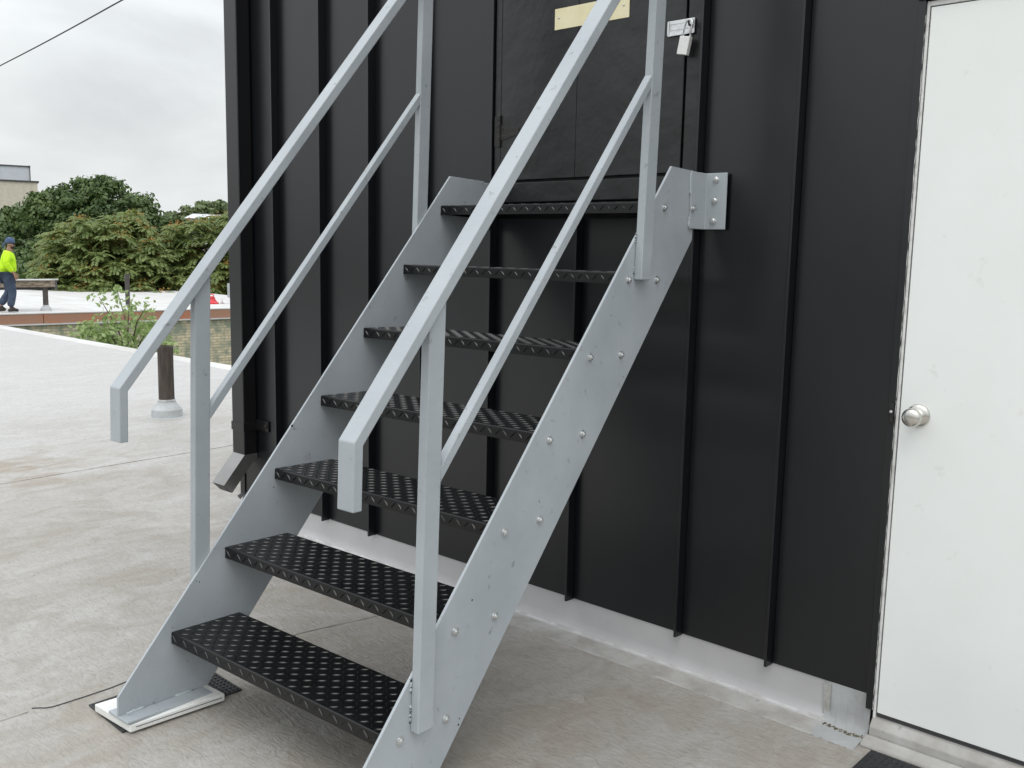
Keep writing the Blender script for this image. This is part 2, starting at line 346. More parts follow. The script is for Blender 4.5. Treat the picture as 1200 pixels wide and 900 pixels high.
# ------------------------------------------------------------------ metal clad penthouse
B = thing('metal_clad_building', 'rooftop bulkhead clad in black standing seam metal panels, behind the steel stairs', 'building', (0, 0, 0), (0, 0, WA))
ZB = .127
FINS = [-1.43, -1.062, -.72, -.385, .005, .423, .897, 1.231]
HX0, HX1, HZ0 = .005, .897, 1.595         # hatch opening between two fins
DX0 = 1.549
core = MB().box(BX0 + .03, BX1 - .02, .03, BD, -.0, BH - .01)
core.build('wall_core', M_dark, B)
edges = [BX0] + FINS + [DX0]
for i in range(len(edges) - 1):
    a, b_ = edges[i] + (.006 if i else 0), edges[i + 1] - .006
    top = BH
    if abs(edges[i] - .005) < .01 or abs(edges[i] - .423) < .01: top = HZ0 - .002
    p = MB().box(a + .0005, b_ - .0005, 0, .024, ZB, top)
    p.build('wall_panel', M_clad, B, bevel=.0015)
for f in FINS:
    top = BH if abs(f - .423) > .01 else HZ0 - .004
    lean = random.uniform(-.0015, .0015)
    MB().prism([(f - .006, 0.004), (f - .0055 + lean, -.036), (f - .0035 + lean, -.038), (f + .0045 + lean, -.038), (f + .006, .004)], 'z', ZB - .004, top).build('seam_rib', M_clad, B, bevel=.001)
# panels above hatch and door
MB().box(HX0 + .0065, HX1 - .0065, 0, .024, 2.62, BH).build('wall_panel', M_clad, B, bevel=.0015)
MB().box(DX0 + .001, BX1, 0, .024, 2.135, BH).build('wall_panel', M_clad, B, bevel=.0015)
MB().box(2.44, BX1, 0.001, .024, ZB, 2.134).build('wall_panel', M_clad, B, bevel=.0015)
# side and back walls
MB().box(BX0, BX0 + .024, .0245, BD, ZB, BH).build('wall_panel', M_clad, B)
MB().box(BX1 - .002, BX1 + .02, .002, BD, ZB, BH).build('wall_panel', M_clad, B)
MB().box(BX0, BX1, BD + .001, BD + .02, ZB, BH).build('wall_panel', M_clad, B)
MB().box(BX0 - .06, BX1 + .06, -.07, BD + .06, BH + .002, BH + .10).build('roof_cap', M_clad, B, bevel=.004)
# corner trim with torn foot
MB().prism([(BX0 - .006, -.006), (BX0 + .035, -.006), (BX0 + .035, -.001), (BX0 - .001, -.001), (BX0 - .001, .09), (BX0 - .006, .09)], 'z', ZB - .012, BH).build('corner_trim', M_clad, B, bevel=.001)
MB().add([(BX0 - .006, -.0065, ZB - .012), (BX0 + .03, -.0065, ZB - .012), (BX0 + .012, -.02, ZB - .04), (BX0 - .03, -.012, ZB - .03)], [(0, 1, 2, 3)]).build('corner_trim_tab', M_clad, B)
# base flashing with a heat-welded cant at its foot
fl = MB()
def flash(x0, x1, off, n, zt=ZB + .004, wob=0.0, part=None):
    vs = []; fs = []; prof = [(.0, zt), (.001, zt - .03), (.002, .045), (.006, .022), (.016, .009), (.03, .004), (.05, .0035), (.10, .003), (.125, .0005)]
    if part == 'wall': prof = prof[:6]
    if part == 'foot': prof = [(.028, .0042), (.05, .0037), (.085, .003), (.118, .0024), (.127, .0002)]
    for i in range(n + 1):
        x = x0 + (x1 - x0) * i / n
        for k, (o, z) in enumerate(prof):
            j = random.uniform(-1, 1) * wob * (k > 1)
            wxy = uW * x + nW * (o + off)
            zz = z + (roof_z(wxy.x, wxy.y) if (k > 3 or part == 'foot') else 0) + j * .4
            vs.append((x, -(o + off) + j, zz))
    m_ = len(prof)
    for i in range(n):
        for k in range(m_ - 1): fs.append((i * m_ + k, (i + 1) * m_ + k, (i + 1) * m_ + k + 1, i * m_ + k + 1))
    return MB().add(vs, fs)
flash(BX0 - .001, 1.434, -.004, 120, wob=.0009, part='wall').build('base_flashing', M_flash, B, smooth=True)
flash(BX0 - .001, 1.434, -.004, 160, wob=.0016, part='foot').build('flashing_foot', M_soil, B)
bp_ = [(BX0 + .01 + (1.42 - BX0) * i / 160, -.0125 - random.uniform(0, .002), .0055 + roof_z(*(uW * (BX0 + (1.42 - BX0) * i / 160) + nW * .013).xy)) for i in range(161)]
MB().tube(bp_, [random.uniform(.0045, .0085) for _ in bp_], 8).build('cant_highlight_bead', mat('cant_highlight_pale', (.56, .56, .56), .6, color2=(.42, .41, .40), vscale=12, lo=.4, hi=.55, bump=.3, bscale=40), B, smooth=True)  # added paler bead, the cant's highlight put into its colour
flash(1.418, 1.556, -.001, 24, wob=.003).build('flashing_patch', M_flash2, B, smooth=True)
flash(2.44, BX1, -.004, 10, wob=.001).build('base_flashing', M_flash, B, smooth=True)
MB().box(1.412, 1.4335, -.0035, -.0025, .012, ZB - .003).build('flashing_stain', mat('stain_grey', (.30, .29, .27), .8, color2=(.47, .47, .46), vscale=30), B)
ms = MB()
for i in range(70):
    t_ = random.random(); x = 1.43 + t_ * .125; y = -.026 - random.uniform(-.004, .012) - .012 * math.sin(t_ * 3); r_ = random.uniform(.0015, .0045)
    ms.lathe((x, y, .003), (random.uniform(-.3, .3), random.uniform(-.3, .3), 1), [(0, r_), (r_ * .8, r_ * .7), (r_ * 1.1, r_ * .2)], 6)
ms.build('moss_line', M_moss, B, kind='stuff')

# downspout at the corner
dsx0, dsx1, o0, o1 = -1.754, -1.647, .004, .079
ds = MB().prism([(dsx0, -o1), (dsx1, -o1), (dsx1, -o0), (dsx0, -o0)], 'z', .352, BH).build('downspout', M_down, B, bevel=.004)
def yz(off, z): return (-off, z)
# elbow: outline in (y, z)
dd = Vector((.118, -.135)); fr = Vector((.079, .352)); bk = Vector((.004, .322))
eo = [yz(o1, .358), yz(o1 + .004, .353), yz(o1 + .004 + dd.x, .353 + dd.y), yz(.155, .172), yz(.036, .308), yz(.003, .33), yz(.003, .358)]
eb = MB().prism(eo, 'x', dsx0 - .0015, dsx1 + .0015)
eb.f = [f for f in eb.f]                                   # end face stays closed
el = eb.build('elbow', M_elbow, ds)
a_ = Vector(eo[2]); b_ = Vector(eo[3]); nn = Vector((-.66, -.75)) * .0012; a2 = a_.lerp(b_, .05) + nn; b2 = a_.lerp(b_, .95) + nn
MB().add([(dsx0 + .003, *a2), (dsx1 - .003, *a2), (dsx1 - .003, *b2), (dsx0 + .003, *b2)], [(0, 1, 2, 3)]).build('outlet_mouth_shade', M_dark, ds)  # dark quad paints the shade of a hollow outlet on the end
MB().box(dsx0 - .004, dsx1 + .004, -(o1 + .0035), -.002, .478, .522).build('strap', M_down, ds, bevel=.001)
MB().box(dsx1 + .004, -1.535, -.010, -.001, .483, .535).build('strap_tab', M_down, ds, bevel=.001)
MB().lathe((-1.552, -.010, .51), (0, -1, 0), [(0, .011), (.003, .011), (.003, .007), (.008, .006), (.009, .002)], 10).build('screw', M_dgrey, ds)

# hatch at the head of the stairs
hf = MB()
hf.box(HX0 + .008, .0445, -.028, -.0005, 1.668, 2.60)
hf.box(.839, HX1 - .008, -.028, -.0005, 1.668, 2.60)
hf.box(HX0 + .008, HX1 - .008, -.028, -.0005, 2.60, 2.66)
hatch = MB().box(HX0 + .008, HX1 - .008, -.026, -.0005, HZ0, 1.6675).build('hatch_frame', M_hatch, B, bevel=.003)
hf.build('jamb', M_hatch, hatch, bevel=.003)
for a, b_ in ((.0485, .4035), (.4050, .834)):
    MB().box(a, b_, -.032, -.0008, 1.676, 2.592).build('hatch_leaf', M_hatch, B, bevel=.002)
MB().box(.04, .84, -.003, .0, 1.60, 2.6).build('hatch_backing', M_dark, B)
hg = MB(); hg.lathe((.044, -.036, 1.80), (0, 0, 1), [(0, .0055), (.004, .0065), (.040, .0065), (.0405, .0055), (.076, .0055), (.0765, .0065), (.114, .0065), (.118, .004)], 12)
hg.box(.016, .041, -.0315, -.0285, 1.802, 1.916); hg.prism([(.048, 1.822), (.048, 1.880), (.14, 1.865), (.14, 1.842)], 'y', -.0345, -.0315)
hinge = hg.build('hinge', M_dgrey, B, bevel=.0008)
for x, z in ((.028, 1.82), (.028, 1.86), (.028, 1.90), (.062, 1.868), (.062, 1.836)):
    MB().lathe((x, -.031 if x < .04 else -.034, z), (0, -1, 0), [(0, .004), (.0015, .0035), (.002, .001)], 8).build('screw', M_dgrey, hinge)
pl = MB().box(.2995, .616, -.0345, -.0322, 2.187, 2.258).build('name_plate', M_cream, B, bevel=.0008)
for x, z in ((.318, 2.226), (.594, 2.228)):
    MB().lathe((x, -.0344, z), (0, -1, 0), [(0, .0042), (.0012, .004), (.0018, .0015)], 10).build('screw', M_nickel, pl)
# hasp and staple
hs = MB(); hs.box(.771, .868, -.0365, -.033, 2.105, 2.150)
hasp = hs.build('hasp', M_steel, B, bevel=.001)
h2 = MB(); h2.box(.780, .842, -.0385, -.0368, 2.1385, 2.1415); h2.box(.780, .842, -.0385, -.0368, 2.120, 2.123); h2.box(.779, .7815, -.0385, -.0368, 2.120, 2.1415)
h2.lathe((.773, -.038, 2.106), (0, 0, 1), [(0, .0035), (.042, .0035)], 10); h2.box(.773, .868, -.040, -.0366, 2.103, 2.108)
h2.build('hasp_ridge', M_steel, hasp)
st = MB(); st.tube([(.858, -.036, 2.142), (.858, -.052, 2.142), (.860, -.058, 2.134), (.858, -.052, 2.126), (.858, -.036, 2.126)], .0035, 8)
st.build('staple', M_dgrey, hasp)
# padlock: a thing of its own
lkp = uW * .8615 + nW * .056
lock = thing('padlock', 'small silver padlock hanging from the hasp beside the hatch', 'padlock', (lkp.x, lkp.y, 2.138), (0, rad(11), WA))
MB().box(-.0185, .0185, -.0085, .0085, -.104, -.048).build('lock_body', M_lock, lock, bevel=.002, segs=3)
MB().tube([(-.013, 0, -.048), (-.013, 0, -.012), (-.0115, 0, -.004), (-.006, 0, .0015), (0, 0, .003), (.006, 0, .0015), (.0115, 0, -.004), (.013, 0, -.012), (.013, 0, -.048)], .0037, 10).build('shackle', M_steel, lock, smooth=True)
MB().lathe((0, 0, -.104), (0, 0, -1), [(0, .006), (.0008, .005)], 12).build('keyhole', M_dark, lock)

# white door
door = MB().box(1.5775, 2.392, -.010, .022, .083, 2.079).build('door', M_door, B, bevel=.002)
df = MB(); df.box(1.5655, 1.5735, -.008, .0235, .052, 2.096); df.box(1.5735, 2.396, -.008, .0235, 2.083, 2.096); df.box(2.396, 2.412, -.008, .0235, .052, 2.096)
dfo = df.build('door_frame', M_white, B, bevel=.0015)
MB().box(1.5735, 2.396, .0, .02, .058, 2.0829).build('door_gap', M_dark, B)
MB().box(1.545, 1.5652, -.016, .0005, .088, 2.11).build('edge_trim', M_clad, B, bevel=.002)
MB().box(1.5455, 2.44, -.022, .0005, 2.098, 2.134).build('door_header', M_clad, B, bevel=.002)
MB().box(2.4125, 2.44, -.014, .0005, .05, 2.0975).build('edge_trim', M_clad, B, bevel=.002)
# ragged bead of old white caulk beside the trim
ck = MB(); z = .09; pth = []; rr = []
while z < 2.09:
    pth.append((1.5656 + random.uniform(-.0015, .001), -.013, z)); rr.append(random.choice([.0007, .0009, .0012])); z += random.uniform(.012, .04)
ck.tube(pth, rr, 6); ck.build('caulk_bead', M_white, dfo)
th = MB(); th.prism([(-.034, .024), (-.032, .044), (-.014, .064), (.02, .070), (.02, .004), (-.034, .004)], 'x', 1.566, 2.42)
th.build('threshold', M_soil, B, bevel=.003)
MB().prism([(-.085, .002), (-.08, .012), (-.045, .022), (-.035, .022), (-.035, .002)], 'x', 1.560, 2.46).build('sill_flashing', M_soil, B, bevel=.004)
kx, kz = 1.6275, .981
kb = MB().lathe((kx, -.0100, kz), (0, -1, 0), [(0, .0325), (.003, .0322), (.007, .029), (.010, .021), (.012, .013), (.030, .0115), (.034, .017), (.042, .0245), (.050, .0265), (.058, .0255), (.064, .0205), (.067, .012), (.0675, .003)], 40)
kb.build('door_knob', M_nickel, door, smooth=True)
MB().box(1.5525, 1.5625, -.024, -.0165, .950, 1.010).build('latch_guard', M_dgrey, B, bevel=.002)
MB().lathe((1.557, -.024, .985), (0, -1, 0), [(0, .0045), (.003, .003)], 8).build('screw', M_steel, B)

# ------------------------------------------------------------------ staircase (own frame, leaning slightly towards the wall)
Mst = Matrix(((1, 0, .0023), (-.0001, .9996, .0291), (-.0023, -.0291, .9996)))
Tst = Vector((0, 0, -.016)); ORG = Vector((.4516, -1.45, .084))
def st_world(p): return Mst @ Vector(p) + Tst
so_ = st_world(ORG)
ST = thing('steel_staircase', 'grey steel stair with seven black tread plates climbing to the black hatch', 'staircase', so_, Mst.to_euler())
Mi = Mst.inverted()
def to_stair(wx, off, z):        # from the wall frame
    return Mi @ (uW * wx + nW * off + Vector((0, 0, z)) - Tst)
class SB(MB):
    def build(s, name, m, parent=None, **k):
        s.v = [(x - ORG.x, y - ORG.y, z - ORG.z) for x, y, z in s.v]
        return MB.build(s, name, m, ST if parent is None else parent, **k)
RUN, RISE, TY, TZ, TD = .17752, .216, -1.4214, .28233, .2318
SL = RISE / RUN; W = .9032; PT = .008
fl_ = lambda z: -1.463 + (z - TZ) / SL
bl_ = lambda z: -1.138 + (z - TZ) / SL
def stringer(x0, x1, yend, base_z=.084):
    prof = [(-1.583, base_z), (-1.583, .1385), (fl_(1.6865), 1.6865), (yend, 1.6865), (yend, TZ + (yend + 1.138) * SL), (bl_(base_z), base_z)]
    return SB().prism(prof, 'x', x0, x1).build('stringer', M_grey, bevel=.0012)
sL = stringer(-PT, 0, -.1228); sR = stringer(W, W + PT, -.158)
lug_proto = None
def lugs(b, P, U_, V_, N_, nu, nv, pu, pv, ln=.0115, wd=.0042, h=.0016, full=True):
    """raised lens-shaped lugs at +-45 degrees; P corner, U_/V_ in-plane axes, N_ outwards"""
    for i in range(nu):
        for j in range(nv):
            c = P + U_ * (pu * (i + .5)) + V_ * (pv * (j + .5))
            a = math.pi / 4 if (i + j) % 2 else -math.pi / 4
            d = U_ * math.cos(a) + V_ * math.sin(a); e2 = U_ * -math.sin(a) + V_ * math.cos(a)
            l, w2 = ln, wd
            b.add([c - d * l, c - d * l * .3 - e2 * w2, c + d * l * .3 - e2 * w2, c + d * l, c + d * l * .3 + e2 * w2, c - d * l * .3 + e2 * w2,
                   c - d * l * .6 + N_ * h, c + d * l * .6 + N_ * h],
                  [(0, 1, 6), (1, 2, 7, 6), (2, 3, 7), (3, 4, 7), (4, 5, 6, 7), (5, 0, 6)])
def tread(k):
    y0 = TY + RUN * k; z0 = TZ + RISE * k; y1 = y0 + TD; lip = .033; t_ = .004; r_ = .004
    x0, x1 = .0012, W - .0012
    arc = lambda cy, cz, a0, a1, r, n=4: [(cy + r * math.cos(a0 + (a1 - a0) * i / n), cz + r * math.sin(a0 + (a1 - a0) * i / n)) for i in range(n + 1)]
    outer = [(y0, z0 - lip)] + arc(y0 + r_, z0 - r_, math.pi, math.pi / 2, r_) + arc(y1 - r_, z0 - r_, math.pi / 2, 0, r_) + [(y1, z0 - lip)]
    inner = [(y1 - t_, z0 - lip), (y1 - t_, z0 - t_), (y0 + t_, z0 - t_), (y0 + t_, z0 - lip)]
    o = SB().prism(outer + inner, 'x', x0, x1).build('tread', M_tread)
    b = SB()
    pu = (x1 - x0 - .006) / 33; nv = 9; pv = (TD - .010) / nv
    lugs(b, Vector((x0 + .003, y0 + .005, z0)), Vector((1, 0, 0)), Vector((0, 1, 0)), Vector((0, 0, 1)), 33, nv, pu, pv, ln=.0128, wd=.0016, h=.0022)
    lugs(b, Vector((x0 + .003, y0, z0 - .0315)), Vector((1, 0, 0)), Vector((0, 0, 1)), Vector((0, -1, 0)), 33, 1, pu, .0305, ln=.0135, wd=.0020, h=.0024)
    b.build('tread_lugs', M_lug, o, kind='stuff')
    SB().box(x0 + .0002, x0 + .005, y0 + .0045, y1 - .0045, z0 - .032, z0 - .0045).build('end_flange', M_tread, o)
    SB().box(x1 - .005, x1 - .0002, y0 + .0045, y1 - .0045, z0 - .032, z0 - .0045).build('end_flange', M_tread, o)
for k in range(7): tread(k)
# bolts on the outer face of the near stringer
bm_ = MB().lathe((0, 0, 0), (1, 0, 0), [(0, .0115), (.0018, .0115), (.0018, .0098), (.0022, .0082), (.0074, .0080), (.0088, .0062), (.0088, .0035), (.0112, .0033), (.0116, .002)], 12).mesh('bolt')
bm_.materials.append(M_bolt)
bm_.polygons.foreach_set('use_smooth', [False] * len(bm_.polygons))
def bolt(p, rot=None, parent=ST):
    o = bpy.data.objects.new('bolt', bm_); col.objects.link(o); o.parent = parent; o.location = Vector(p) - ORG
    o.rotation_euler = rot or (random.uniform(0, 1), 0, 0); return o
for y, z in [(-.3428, 1.561), (-.5208, 1.342), (-.3634, 1.345), (-.6965, 1.125), (-.5405, 1.126), (-.8669, .912), (-.7155, .9125), (-1.0414, .695), (-.8958, .701), (-1.2158, .4825), (-1.0675, .482), (-1.392, .2695), (-1.2391, .2686)]:
    bolt((W + PT, y, z))
for k in range(7):
    for dy in (.03, .182):
        bolt((-PT, TY + RUN * k + dy, TZ + RISE * k - .014), (0, 0, math.pi))
# posts
m_r = 1.263
def rail_top(y): return .9865 + (y + 1.585) * m_r
DV = .0254 * math.sqrt(1 + m_r * m_r)
def post(x0, x1, ya, yb, zb_):
    return SB().prism([(ya, zb_), (yb, zb_), (yb, rail_top(yb) - DV - .0005), (ya, rail_top(ya) - DV - .0005)], 'x', x0, x1).build('post', M_grey, bevel=.0028, segs=3)
xo = W + PT
post(xo + .0004, xo + .0258, -1.358, -1.307, .279); post(xo + .0004, xo + .0258, -.492, -.437, 1.343)
post(-PT - .0258, -PT - .0004, -1.3395, -1.289, .279); post(-PT - .0258, -PT - .0004, -.464, -.413, 1.343)
def rail(x0, x1, yf, zb_):
    ye = -.30; yb = yf + .0254
    prof = [(yf, zb_), (yf, rail_top(yf)), (ye, rail_top(ye)), (ye + .025, rail_top(ye) - .02), (yb, rail_top(yb) - DV), (yb, zb_)]
    o = SB().prism(prof, 'x', x0, x1).build('handrail', M_grey, bevel=.003, segs=3); return o
rail(xo - .0125, xo + .0380, -1.5806, .8455); rail(-PT - .0380, -PT + .0125, -1.574, .853)
def mid(x0, x1, ya, yb):
    zt = lambda y: .907 + (y + 1.305) * 1.245
    SB().prism([(ya, zt(ya)), (yb, zt(yb)), (yb, zt(yb) - .0385), (ya, zt(ya) - .0385)], 'x', x0, x1).build('mid_rail', M_grey, bevel=.0025, segs=3)
mid(xo + .0006, xo + .0246, -1.3068, -.4922); mid(-PT - .0246, -PT - .0006, -1.2888, -.4642)
# weld beads where posts meet the stringers
for x, y, z0, z1 in [(xo + .001, -1.3605, .30, .345), (xo + .001, -1.3605, .375, .41), (xo + .001, -.4945, 1.36, 1.38), (xo + .001, -.4945, 1.45, 1.475)]:
    n_ = 7; SB().tube([(x, y + random.uniform(-.0008, .0008), z0 + (z1 - z0) * i / n_) for i in range(n_ + 1)], [random.uniform(.0022, .0034) for _ in range(n_ + 1)], 6).build('weld', M_weld, smooth=True)
# wall brackets
def bracket(sgn, xs):
    # plan outline in the wall frame (x, off), extruded in z
    t_ = .006
    P = [(xs, .107), (xs + sgn * t_, .107), (xs + sgn * t_, .012 + t_), (xs + sgn * .078, .012 + t_), (xs + sgn * .078, .012), (xs, .012)]
    b = SB(); n = len(P)
    vs = [to_stair(x, o, z) for z in (1.4945, 1.6705) for x, o in P]
    b.add(vs, [tuple(range(n))[::-1], tuple(range(n, 2 * n))] + [(i, (i + 1) % n, n + (i + 1) % n, n + i) for i in range(n)])
    o = b.build('wall_bracket', M_grey, bevel=.002)
    for (x, z) in ((.040, 1.649), (.038, 1.584), (.036, 1.521)):
        p = to_stair(xs + sgn * x, .012 + t_, z)
        bo = bolt(p, (0, 0, -math.pi / 2))
    return o
bracket(1, .9205); bracket(-1, -.0115)
bolt(to_stair(.9265, .098, 1.557), (0, 0, 0))
for z0, z1 in ((1.60, 1.665), (1.50, 1.53)):
    n_ = 8; pts = [to_stair(.9225, .1085, z0 + (z1 - z0) * i / n_) for i in range(n_ + 1)]
    SB().tube(pts, [random.uniform(.002, .0034) for _ in pts], 6).build('weld', M_weld, smooth=True)
# base plates and welds
for x0, x1 in ((-.052, .052), (W + PT / 2 - .052, W + PT / 2 + .052)):
    SB().box(x0, x1, -1.583 - .001, -1.318, .0765, .0838).build('base_plate', M_grey, bevel=.001)
for x in (.0005, W - .0005):
    for ya, yb in ((-1.56, -1.50), (-1.41, -1.35)):
        SB().tube([(x, ya + (yb - ya) * i / 6, .0845 + random.uniform(-.0005, .001)) for i in range(7)], [.002, .004, .0045, .004, .0046, .004, .002], 6).build('weld', M_weld, smooth=True)
# scuffed dents on the far stringer (dark chips)
ch = SB()
for y, z, r_ in [(-1.002, .842, .0042), (-1.005, .858, .0016), (-.985, .875, .0018), (-1.07, .655, .0022), (-1.33, .41, .002), (-1.34, .415, .0016), (-.93, .93, .0015)]:
    ch.lathe((0.0002, y, z), (1, 0, 0), [(0, r_), (.0004, r_ * .8)], 7)
for y, z, r_ in [(-1.155, .545, .0028), (-1.19, .235, .003), (-1.187, .25, .0022), (-.52, 1.06, .002), (-.60, 1.24, .002)]:
    ch.lathe((W + PT + .0002, y, z), (1, 0, 0), [(0, r_), (.0004, r_ * .8)], 7)
ch.build('paint_chips', M_dgrey, kind='stuff')

# pads below the stringers
def white_pad(dx, label):
    p = thing('support_pad', label, 'pad', (dx - .04, -1.43, .081), None, 'white pads under the stair feet')
    MB().prism([(-.098, -.148), (.092, -.144), (.122, .136), (-.068, .132)], 'z', 0, .0225).build('pad_block', M_pad, p, bevel=.003)
    MB().prism([(.0950, -.128), (.1222, .126), (.1200, .126), (.0925, -.128)], 'z', .012, .0135).build('pad_groove', M_dark, p)
    return p
white_pad(0, 'thin white block under the foot of the far stair stringer, at lower left')
white_pad(W + .004, 'thin white block under the foot of the near stair stringer')
def stud_mat(name, cx, cy, ang, wx_, wy_, th_, label, base_z=None, px_=.0165):
    z = roof_z(cx, cy) + .0015 if base_z is None else base_z
    o = thing(name, label, 'rubber mat', (cx, cy, z), (0, 0, ang))
    MB().box(-wx_ / 2, wx_ / 2, -wy_ / 2, wy_ / 2, 0, th_).build('mat_sheet', M_rubber, o, bevel=.002)
    b = MB(); nx = int((wx_ - .008) / px_); ny = int((wy_ - .008) / (px_ * .8)); 
    for i in range(nx):
        for j in range(ny):
            x = -wx_ / 2 + .004 + (i + .5) * (wx_ - .008) / nx; y = -wy_ / 2 + .004 + (j + .5) * (wy_ - .008) / ny
            b.add([(x - .006, y - .004, th_), (x + .006, y - .004, th_), (x + .006, y + .004, th_), (x - .006, y + .004, th_), (x - .004, y - .0025, th_ + .003), (x + .004, y - .0025, th_ + .003), (x + .004, y + .0025, th_ + .003), (x - .004, y + .0025, th_ + .003)],
                  [(4, 5, 6, 7), (0, 1, 5, 4), (1, 2, 6, 5), (2, 3, 7, 6), (3, 0, 4, 7)])
    b.build('mat_studs', M_rubber, o, kind='stuff'); return o
stud_mat('rubber_mat', -.072, -1.391, rad(-4), .222, .370, .005, 'thin studded black rubber sheet sticking out behind the white foot block, lower left', .0745)
stud_mat('rubber_mat', W - .068, -1.391, rad(-4), .222, .370, .005, 'thin studded black rubber sheet under the near stringer foot', .0745)
stud_mat('rubber_mat', 1.899, -.440, WA + rad(-1), .62, .46, .010, 'black studded rubber door mat in front of the white door', None)

# ------------------------------------------------------------------ vent pipes and things on the roofs
def vent(x, y, z, h, r, label, boot=True, m=M_rust, bm=M_boot, lean=0.0, group='pipes rising through the roofs'):
    o = thing('vent_pipe', label, 'pipe', (x, y, z), (0, lean, 0), group)
    MB().lathe((0, 0, 0), (0, 0, 1), [(0, r), (h * .3, r * 1.01), (h * .6, r * .99), (h - .004, r), (h, r * .94), (h, r * .8), (h - .05, r * .78)], 24).build('pipe', m, o, smooth=False)
    if boot:
        MB().lathe((0, 0, 0), (0, 0, 1), [(.0, r * 2.3), (.004, r * 2.25), (.004, r * 2.02), (.06, r * 1.95), (.075, r * 1.75), (.10, r * 1.35), (.118, r * 1.15), (.14, r * 1.08)], 28).build('pipe_boot', bm, o, smooth=False)
        MB().lathe((0, 0, .128), (0, 0, 1), [(0, r * 1.16), (.010, r * 1.16)], 24).build('hose_clamp', M_steel, o)
    return o
vent(-4.356, 1.16, LIFT, .56, .059, 'rusty brown pipe with a grey flared boot on the pale roof, near the handrail end')

# neighbouring building across the gap
NB = thing('neighbour_building', 'low cream brick building with a rusty coping and a white flat roof', 'building', (-20.0, 10, -7.2))
def nb(b, name, m, par=None, **k):
    b.v = [(x + 20.0, y - 10, z + 7.2) for x, y, z in b.v]; return b.build(name, m, NB if par is None else par, **k)
F0, F1, Fb, Fa = (-22.9, -8), (-19.15, 15.2), (-31.7, 17.3), (-35.5, -6)
FZ = -.25
nb(MB().add([(*F0, FZ), (*F1, FZ), (*Fb, FZ), (*Fa, FZ)], [(0, 1, 2, 3)]), 'flat_roof', M_farroof)
dv = (Vector(F1) - Vector(F0)).normalized(); nv_ = Vector((dv.y, -dv.x))
def wallquad(p, q, z0, z1, t_, name, m, o=0.0, **k):
    d = (Vector(q) - Vector(p)).normalized(); n = Vector((d.y, -d.x)); a = Vector(p) + n * o; c = Vector(q) + n * o; a2 = a - n * t_; c2 = c - n * t_
    b = MB().add([(*a, z0), (*c, z0), (*c2, z0), (*a2, z0), (*a, z1), (*c, z1), (*c2, z1), (*a2, z1)], [(0, 3, 2, 1), (4, 5, 6, 7), (0, 1, 5, 4), (1, 2, 6, 5), (2, 3, 7, 6), (3, 0, 4, 7)])
    return nb(b, name, m, **k)
wb = wallquad(F0, F1, -7.2, FZ - .262, .3, 'brick_wall', M_brick)
me_ = wb.data
wallquad(F1, Fb, -7.2, FZ - .003, .3, 'brick_wall', M_brick); wallquad(Fb, Fa, -7.2, FZ - .003, .3, 'brick_wall', M_brick)
nco = 6
for i in range(nco):
    p = Vector(F0).lerp(Vector(F1), i / nco); q = Vector(F0).lerp(Vector(F1), (i + 1) / nco)
    wallquad(p + dv * .006, q - dv * .006, FZ - .225, FZ - .004, .28, 'coping_board', M_coping, .05, bevel=.01)
wallquad(F0, F1, FZ - .2615, FZ - .2255, .32, 'drip_edge', M_farroof, .075)
wallquad(F0, F1, FZ - .003, FZ + .03, .20, 'gravel_stop', M_farroof, .06, bevel=.008)

def far_pt(x, y): return (x, y, FZ)
vent(-22.75, 10.89, FZ, .86, .062, 'dark upright pipe on the neighbouring white roof behind the sapling', False, mat('pipe_dark_paint', (.06, .055, .052), .7, var=.2))
vent(-24.1, 15.1, FZ, .50, .055, 'slim light grey pipe at the far right of the neighbouring roof', False, mat('pale_pipe', (.35, .37, .38), .6, var=.1))
sp_ = vent(-21.48, 8.04, FZ, .60, .063, 'dark pipe stub in a pale boot carrying the old timber on the neighbouring roof', True, mat('stub_dark', (.07, .062, .056), .75, var=.25))
# timber lying on the stub: long axis roughly across the view
tb = thing('timber_beam', 'weathered timber beam with a white top resting on a pipe stub beside the worker', 'beam', (-21.9, 7.7, FZ + .60), (0, rad(-1.5), math.atan2(.64, .77)))
MB().box(-1.6, .74, -.11, .11, -.03, .135).build('beam_core', M_timber, tb, bevel=.008)
MB().box(-1.6, .745, -.16, .30, .1355, .165).build('beam_cap', M_farroof, tb, bevel=.006)
MB().box(-1.6, .72, .115, .26, -.10, .134).build('beam_side', M_dark, tb, bevel=.006)
# red container
rc = thing('red_container', 'red flared plastic container with a top handle on the neighbouring roof', 'container', (-21.95, 13.05, FZ))
MB().lathe((0, 0, 0), (0, 0, 1), [(0, .20), (.03, .205), (.08, .14), (.14, .10), (.19, .09), (.22, .06)], 20).build('container_body', M_red, rc, smooth=False)
MB().tube([(-.08, 0, .16), (-.10, 0, .25), (-.07, 0, .28), (.07, 0, .28), (.10, 0, .25), (.08, 0, .16)], .016, 8).build('handle', M_red, rc)
wl = thing('white_bundle', 'small crumpled white bundle beside the red container', 'bundle', (-21.75, 13.48, FZ))
bmw = bmesh.new(); bmesh.ops.create_icosphere(bmw, subdivisions=3, radius=.2)
for v in bmw.verts: v.co = Vector((v.co.x * 1.2, v.co.y, max(v.co.z * .7, -.02) + .02)) * (1 + .25 * math.sin(v.co.x * 31 + v.co.z * 17) * math.sin(v.co.y * 27))
me = bpy.data.meshes.new('bundle_cloth'); bmw.to_mesh(me); bmw.free(); link('bundle_cloth', me, M_farroof, wl, smooth=True)

